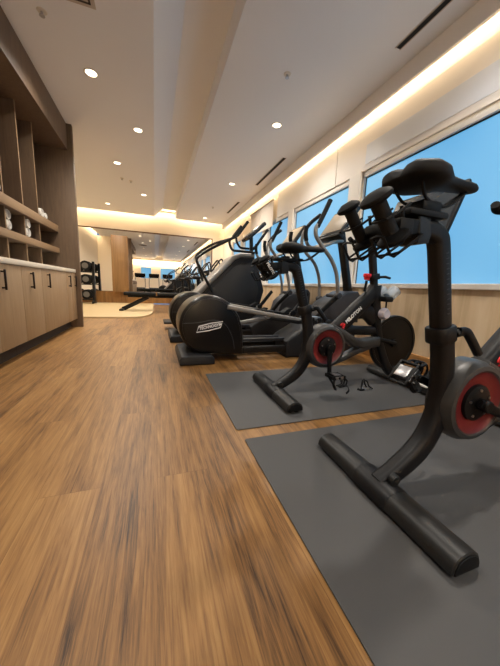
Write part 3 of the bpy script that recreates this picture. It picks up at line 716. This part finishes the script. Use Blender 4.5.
# ------------------------------------------------------------------ ellipticals
def elliptical(label, ox, oy):
    t = thing('elliptical_trainer', label, 'elliptical trainer', (ox, oy, 0))
    cx, cz, R = .47, .34, .275
    arc = lambda R, a0, a1, n: [(cx+R*math.cos(math.radians(a0+(a1-a0)*k/n)), cz+R*math.sin(math.radians(a0+(a1-a0)*k/n))) for k in range(n+1)]
    out = arc(R, -112, -325, 34) + [(.745, .43), (.775, .34), (.79, .22), (.795, .06)]
    dh = MB().prism(out, -.205, .205, 'y', .03, 4).build('drum_housing', 'gym_black', t)
    out2 = arc(R-.028, -110, -322, 30) + [(.715, .43), (.745, .33), (.765, .2), (.772, .075)]
    MB().prism(out2, -.214, -.19, 'y', .006, 2).build('side_cover', 'gym_panel', dh)
    MB().prism(out2, .19, .214, 'y', .006, 2).build('side_cover', 'gym_panel', dh)
    sm = crom([(.222, -.216, .365), (.36, -.216, .372), (.50, -.216, .395), (.60, -.216, .36), (.67, -.216, .25), (.70, -.216, .12)], 6)
    MB().tube(sm, .0035, 6).build('seam_strip', 'gym_grey', dh)
    # badge: slanted outline with the maker's name
    x0, z0, w, h, sl = .345, .285, .215, .055, .02
    rise = .042
    q = [(x0, z0), (x0+w, z0+rise), (x0+w+sl, z0+rise+h), (x0+sl, z0+h)]
    bd = MB().tube([(p[0], -.2155, p[1]) for p in crom([(x0, 0, z0), (x0+w*.5, 0, z0+rise*.5-.006), (x0+w, 0, z0+rise), (x0+w+sl, 0, z0+rise+h), (x0+w*.5+sl, 0, z0+rise*.5+h+.006), (x0+sl, 0, z0+h)], 1, True) for p in [(p.x, p.z)]], .0045, 6, closed=True)
    bd = bd.build('badge_outline', 'white_print', dh, label='pale slanted badge outline')
    text_mesh('lettering', 'TECHNOGYM', .038, 'white_print', dh, on_face(x0+.022, -.2145, z0+.032, math.atan2(rise, w)), .0012, shear=.2, sx=.86, label='pale maker name')
    MB().prism([(.195, .004), (.19, .05), (.21, .082), (.30, .092), (.47, .085), (.50, .06), (.50, .004)], -.29, .29, 'y', .012, 3).build('rear_foot', 'gym_charcoal', t)
    rl = MB()
    for y in (-.13, .13): rl.b2((.70, y-.03, .06), (1.50, y+.03, .125), .006)
    rl.build('base_rail', 'gym_black', t)
    gr = MB()
    for y in (-.07, .07): gr.b2((.76, y-.022, .165), (1.42, y+.022, .195), .008)
    gr.b2((1.34, -.1, .10), (1.40, .1, .18), .004)
    gr.build('guide_rail', 'gym_grey', t)
    for s, (za, zb) in ((-1, (.505, .375)), (1, (.30, .42))):
        y = s*.225
        a = MB().sweep([(.62, y, za+.012), (.75, y, za-.01), (1.52, y, zb)], rrect(.03, .042, .012), None, (0, 1, 0)).build('pedal_arm', 'gym_silver', t, label='long pale metal arm')
        MB().prism([(1.02, zb+.035), (1.05, zb+.055), (1.36, zb+.02), (1.44, zb+.07), (1.47, zb+.06), (1.43, zb-.005), (1.36, zb-.015), (1.04, zb+.025)], y-.085 if s > 0 else y-.02, y+.02 if s > 0 else y+.085, 'y', .006).build('footplate', 'grip_black', t)
        MB().sweep([(1.52, y, zb), (1.60, y+s*.03, .50), (1.741, y+s*.07, .655)], rrect(.03, .05, .012), None, (0, 1, 0)).cyl((1.52, y-.03, zb), (1.52, y+.03, zb), .035, n=18, bev=.004).build('linkage', 'grip_black', t)
    MB().prism([(1.27, .004), (1.26, .17), (1.30, .21), (1.52, .34), (1.72, .40), (2.02, .40), (2.10, .30), (2.12, .004)], -.19, .19, 'y', .02, 3).build('front_housing', 'gym_charcoal', t)
    MB().prism([(1.66, .38), (1.70, .52), (1.76, .58), (1.98, .70), (2.12, .71), (2.16, .66), (2.16, .36)], -.15, .15, 'y', .02, 3).build('upper_housing', 'gym_grey', t)
    MB().sweep([(2.10, 0, .66), (2.07, 0, .80), (1.915, 0, 1.36), (1.90, 0, 1.42)], rrect(.10, .062, .02), [1.15, 1, 1, .9], (0, 1, 0)).build('column', 'gym_black', t)
    # console, tilted to the rider
    lo, hi = Vector((1.775, 0, 1.305)), Vector((1.955, 0, 1.565)); ax = (hi-lo).normalized(); nz = Vector((-ax.z, 0, ax.x)); c = (lo+hi)/2
    rot = Matrix(((0, ax.x, nz.x), (-1, 0, 0), (0, ax.z, nz.z)))
    cn = MB().box(c-nz*.025, (.40, .34, .05), .016, rot).box(c-nz*.05-ax*.02, (.2, .2, .06), .02, rot).build('console', 'console_dark', t)
    MB().box(c+nz*.001, (.35, .28, .004), .001, rot).build('console_screen', 'console_face', cn)
    MB().box(lo+Vector((.03, 0, -.035)), (.36, .05, .07), .015, rot).build('console_tray', 'gym_black', cn)
    # fixed bars with upturned ends
    fb = MB(); gp = MB()
    for s in (-1, 1):
        y = s*.16
        fb.tube([(1.94, s*.03, 1.24), (1.80, s*.09, 1.215), (1.66, y, 1.16), (1.53, y, 1.12), (1.455, y, 1.125), (1.415, y, 1.17), (1.40, y, 1.24)], .017, 12, smooth=6)
        gp.tube([(1.415, y, 1.175), (1.40, y, 1.24), (1.405, y, 1.31)], .021, 12, smooth=4)
    fbo = fb.build('fixed_handlebar', 'gym_silver', t); gp.build('fixed_grip', 'grip_black', fbo)
    for s, pth, g in ((-1, [(1.741, .654), (1.715, .80), (1.685, .90), (1.619, 1.006), (1.506, 1.118), (1.435, 1.20), (1.425, 1.27), (1.45, 1.31)], [(1.44, 1.285), (1.50, 1.41), (1.556, 1.535)]),
                      (1, [(1.916, .60), (1.90, .80), (1.86, .93), (1.80, 1.03), (1.68, 1.135), (1.625, 1.22), (1.625, 1.31), (1.66, 1.40)], [(1.645, 1.37), (1.72, 1.47), (1.84, 1.57)])):
        y = s*.30
        am = MB().tube([(p[0], y, p[1]) for p in pth], .019, 12, smooth=6).build('moving_arm', 'gym_silver', t)
        MB().tube([(p[0], y, p[1]) for p in g], .022, 12, smooth=6).build('grip', 'grip_black', am)
        MB().cyl((pth[0][0], y-s*.04, pth[0][1]), (pth[0][0], y+s*.03, pth[0][1]), .032, n=18, bev=.005).cyl((pth[0][0], s*.12, pth[0][1]), (pth[0][0], y, pth[0][1]), .02, n=14).build('pivot', 'gym_grey', am)
    return t
e1 = elliptical('black elliptical trainer with pale badge on its drum, nearest, beside the second mat', 0, 2.62)
e2 = copy_tree(e1); e2.location = (-.03, 3.62, 0); e2['label'] = 'black elliptical trainer partly hidden behind the nearest elliptical'
for o_ in (e1, e2): o_['group'] = 'elliptical trainers'

# ------------------------------------------------------------------ stair climber
t = thing('stair_climber', 'tall dark stair climber with long black handrails, beyond the ellipticals', 'stair climber', (1.1, 4.42, 0))
def T(p): return (p[0]-1.1, p[1])
bo = MB().prism([T(p) for p in [(.42, .004), (.44, .30), (.72, .66), (1.167, 1.12), (1.28, 1.18), (1.50, 1.18), (1.56, 1.12), (1.70, .66), (1.64, .42), (1.56, .004)]], -.20, .24, 'y', .02, 3).build('body', 'gym_navy', t)
sec = rrect(.50, .07, .02)
MB().sweep([(p[0]-1.1, .02, p[1]) for p in [(.46, .40), (.73, .69), (1.167, 1.14), (1.28, 1.195), (1.50, 1.20)]], sec, None, (0, 1, 0)).build('top_trim', 'gym_silver', bo, label='pale grey upper edge')
MB().prism([T(p) for p in [(.60, .10), (.62, .42), (.80, .62), (1.19, 1.02), (1.30, 1.07), (1.47, 1.07), (1.60, .66), (1.54, .42), (1.46, .10)]], -.215, -.195, 'y', .008).build('side_panel', 'gym_charcoal', bo)
for k in range(3): MB().b2((-.98+.16*k, -.18, .10+.16*k), (-.72+.16*k, .22, .13+.16*k), .008).build('step', 'grip_black', t)
def rail(pts, lp, grip, y):
    m = MB().tube([(p[0]-1.1, y, p[1]) for p in pts], .021, 10, smooth=5).tube([(p[0]-1.1, y, p[1]) for p in lp], .019, 10, smooth=5)
    h = m.build('handrail', 'gym_black', t)
    MB().tube([(p[0]-1.1, y, p[1]) for p in grip], .026, 10, smooth=3).build('grip', 'grip_black', h)
rail([(.83, .60), (.62, .98), (.585, 1.07), (.64, 1.14), (.80, 1.245), (1.0, 1.355), (1.10, 1.41), (1.16, 1.48), (1.255, 1.607)], [(1.08, 1.40), (1.075, 1.34), (1.12, 1.255), (1.22, 1.243), (1.44, 1.247)], [(1.13, 1.44), (1.255, 1.607)], -.27)
rail([(.80, .63), (.68, 1.04), (.645, 1.15), (.72, 1.25), (.94, 1.39), (1.15, 1.47), (1.31, 1.535), (1.38, 1.62), (1.517, 1.807)], [(1.32, 1.52), (1.33, 1.46), (1.39, 1.375), (1.48, 1.362), (1.61, 1.366)], [(1.34, 1.56), (1.517, 1.807)], .23)
MB().sweep([(.46, -.02, 1.02), (.42, -.02, 1.20), (.40, -.02, 1.52)], rrect(.07, .05, .015), None, (0, 1, 0)).b2((.34, -.25, 1.22), (.40, .23, 1.26), .01).build('column', 'gym_black', t)
lo, hi = Vector((.28, -.02, 1.481)), Vector((.56, -.02, 1.745)); ax = (hi-lo).normalized(); nz = Vector((-ax.z, 0, ax.x)); c = (lo+hi)/2
rot = Matrix(((0, ax.x, nz.x), (-1, 0, 0), (0, ax.z, nz.z)))
cn = MB().box(c-nz*.03, (.34, .40, .06), .02, rot).build('console', 'console_dark', t)
MB().box(c+nz*.001, (.29, .33, .004), .001, rot).build('console_screen', 'screen_glass', cn)
MB().tube([(.46, .23, 1.30), (.58, .23, 1.413), (.66, .23, 1.53), (.79, .23, 1.716)], .024, 10, smooth=4).build('front_grip', 'grip_black', t)

# ------------------------------------------------------------------ far bikes, bench, dumbbell rack
def upright_bike(label, ox, oy):
    t = thing('upright_bike', label, 'exercise bike', (ox, oy, 0), 0, 'upright bikes by the far wall')
    MB().prism([(-.25, .12), (-.20, .50), (0, .60), (.20, .56), (.32, .42), (.34, .12), (.1, .05)], -.10, .10, 'y', .03, 3).build('body', 'gym_black', t)
    MB().b2((-.62, -.25, .0), (-.54, .25, .06), .015).b2((.36, -.28, 0), (.44, .28, .06), .015).b2((-.6, -.04, .02), (.42, .04, .12), .015).build('base', 'gym_charcoal', t)
    MB().sweep([(-.30, 0, .1), (-.36, 0, .45), (-.40, 0, .82)], rrect(.06, .06, .02), None, (0, 1, 0)).build('seat_post', 'gym_black', t)
    sd = saddle_mesh(); bmesh.ops.scale(sd.bm, vec=(1, 1.35, 1.2), verts=sd.bm.verts); bmesh.ops.translate(sd.bm, verts=sd.bm.verts, vec=(-.38, 0, .82)); sd.build('saddle', 'saddle_skin', t, sharp=60)
    MB().sweep([(.18, 0, .45), (.12, 0, .75), (.04, 0, .98)], rrect(.07, .07, .02), None, (0, 1, 0)).build('column', 'gym_black', t)
    hb = MB()
    for s in (-1, 1): hb.tube([(.05, 0, 1.0), (-.05, s*.12, 1.0), (-.12, s*.17, 1.02), (-.06, s*.18, 1.12), (.02, s*.18, 1.22), (.06, s*.16, 1.20), (.08, s*.10, 1.08)], .016, 8, smooth=5)
    hb.box((0, 0, 1.03), (.34, .12, .04), .015, Matrix.Rotation(math.radians(-14), 3, 'Y')).build('handlebar', 'gym_black', t)
    lo, hi = Vector((.22, 0, .97)), Vector((.42, 0, 1.215)); ax = (hi-lo).normalized(); nz = Vector((-ax.z, 0, ax.x)); c = (lo+hi)/2
    rot = Matrix(((0, ax.x, nz.x), (-1, 0, 0), (0, ax.z, nz.z)))
    cn = MB().box(c-nz*.02, (.34, .30, .04), .012, rot).sweep([(.1, 0, .9), (.25, 0, .98), (.30, 0, 1.06)], rrect(.05, .04, .012), None, (0, 1, 0)).build('console', 'console_dark', t)
    MB().box(c+nz*.001, (.30, .24, .004), .001, rot).build('console_screen', 'console_face', cn)
    for s, a in ((-1, .6), (1, .6+PI)):
        ex, ez = .1+.16*math.cos(a), .33+.16*math.sin(a)
        ck = MB().tube([(.1, s*.12, .33), (ex, s*.13, ez)], .014, 8).build('crank', 'gym_grey', t)
        MB().b2((ex-.05, s*.19-.045, ez-.015), (ex+.05, s*.19+.045, ez+.015), .006).build('pedal', 'grip_black', ck)
    return t
u1 = upright_bike('black upright bike with looped bars just past the stair climber', 1.22, 5.62)
u2 = copy_tree(u1); u2.location = (1.15, 6.55, 0); u2['label'] = 'farther black upright bike, mostly hidden near the mirror'
u3 = copy_tree(u1); u3.location = (1.15, 8.2, 0); u3['label'] = 'farthest black upright bike, right by the mirror wall'

t = thing('weight_bench', 'long black flat bench with a slanted leg, before the far mirror', 'bench', (0, 7.2, .0))
MB().b2((-.70, -.15, .389), (.02, .15, .475), .025, 3).b2((.05, -.15, .389), (.72, .15, .475), .025, 3).build('pad', 'grip_black', t)
MB().b2((-.62, -.03, .345), (.66, .03, .389), .006).build('frame', 'gym_black', t)
MB().sweep([(-.16, 0, .36), (-.70, 0, .075), (-.74, 0, .06)], rrect(.08, .10, .02), None, (0, 1, 0)).b2((-.80, -.22, .031), (-.70, .22, .07), .012).build('leg', 'gym_black', t)
MB().sweep([(.45, 0, .36), (.62, 0, .06)], rrect(.06, .07, .015), None, (0, 1, 0)).b2((.58, -.22, .0), (.68, .22, .06), .012).build('leg', 'gym_black', t)

t = thing('dumbbell_rack', 'black three-tier rack of large dumbbells at the left end of the far mirror', 'dumbbell rack', (-2.05, 9.25, .03))
TZ = (.20, .64, 1.02)
for x in (-.38, .34): MB().prism([(-.22, 0), (.22, 0), (.22, .06), (.10, .10), (.10, 1.22), (.02, 1.22), (-.12, .10), (-.22, .06)], x-.03, x+.03, 'x', .004).build('upright', 'gym_black', t)
for z in TZ: MB().b2((-.36, -.17, z-.10), (.32, -.12, z-.075), .004).b2((-.36, .08, z-.10), (.32, .13, z-.075), .004).build('tier', 'gym_black', t)
dp = None
for i, z in enumerate(TZ):
    for j, x in enumerate((-.26, .0+.17)):
        lab = 'black %s dumbbell with grey round end on the %s tier of the rack' % (('left-hand', 'right-hand')[j], ('bottom', 'middle', 'top')[i])
        p = Vector((-2.05+x-.0, 9.25, .03+z+.065))
        if dp is None:
            dp = d = thing('rack_dumbbell', lab, 'dumbbell', p, 0, 'large dumbbells on the rack')
            MB().cyl((0, -.09, 0), (0, .09, 0), .018, n=14).build('handle', 'steel', d)
            for s in (-1, 1):
                h = MB().cyl((0, s*.07, 0), (0, s*.17, 0), .14, n=32, bev=.014).build('head', 'black_rubber', d)
                MB().cyl((0, s*.169, 0), (0, s*.173, 0), .082, n=26).build('end_disc', 'disc_grey', h, label='grey round end')
        else:
            d = copy_tree(dp); d.location = p; d['label'] = lab

# treadmills behind the camera, seen only in the far mirror
def treadmill(label, ox, oy):
    t = thing('treadmill', label, 'treadmill', (ox, oy, 0), 0, 'treadmills seen in the mirror')
    MB().b2((-.38, -.9, .06), (.38, .85, .19), .02).build('deck', 'gym_charcoal', t)
    MB().b2((-.26, -.88, .19), (.26, .6, .196)).build('belt', 'grip_black', t)
    MB().b2((-.36, .35, .19), (.36, .85, .36), .05, 3).build('motor_cover', 'gym_black', t)
    for s in (-1, 1):
        MB().sweep([(s*.36, .65, .1), (s*.36, .5, .7), (s*.34, .42, 1.15)], rrect(.06, .09, .02), None, (1, 0, 0)).build('upright', 'gym_silver', t)
        MB().tube([(s*.34, .45, 1.05), (s*.35, .1, 1.0), (s*.35, -.1, .95)], .022, 8, smooth=4).build('handrail', 'grip_black', t)
        MB().cyl((s*.3, -.8, 0), (s*.3, -.8, .07), .03, n=12).cyl((s*.3, .7, 0), (s*.3, .7, .07), .03, n=12).build('foot', 'black_rubber', t)
    cn = MB().box((0, .44, 1.25), (.76, .05, .36), .02, Matrix.Rotation(math.radians(-30), 3, 'X')).build('console', 'console_dark', t)
    return t
m1 = treadmill('treadmill seen only in the mirror, left of three', -1.05, -3.6)
m2 = copy_tree(m1); m2.location = (-.05, -3.6, 0); m2['label'] = 'treadmill seen only in the mirror, middle of three'
m3 = copy_tree(m1); m3.location = (.95, -3.6, 0); m3['label'] = 'treadmill seen only in the mirror, right of three'

# ------------------------------------------------------------------ world
w = bpy.data.worlds.new('world'); S.world = w; w.use_nodes = True
w.node_tree.nodes['Background'].inputs['Color'].default_value = (.2, .45, .8, 1); w.node_tree.nodes['Background'].inputs['Strength'].default_value = .5
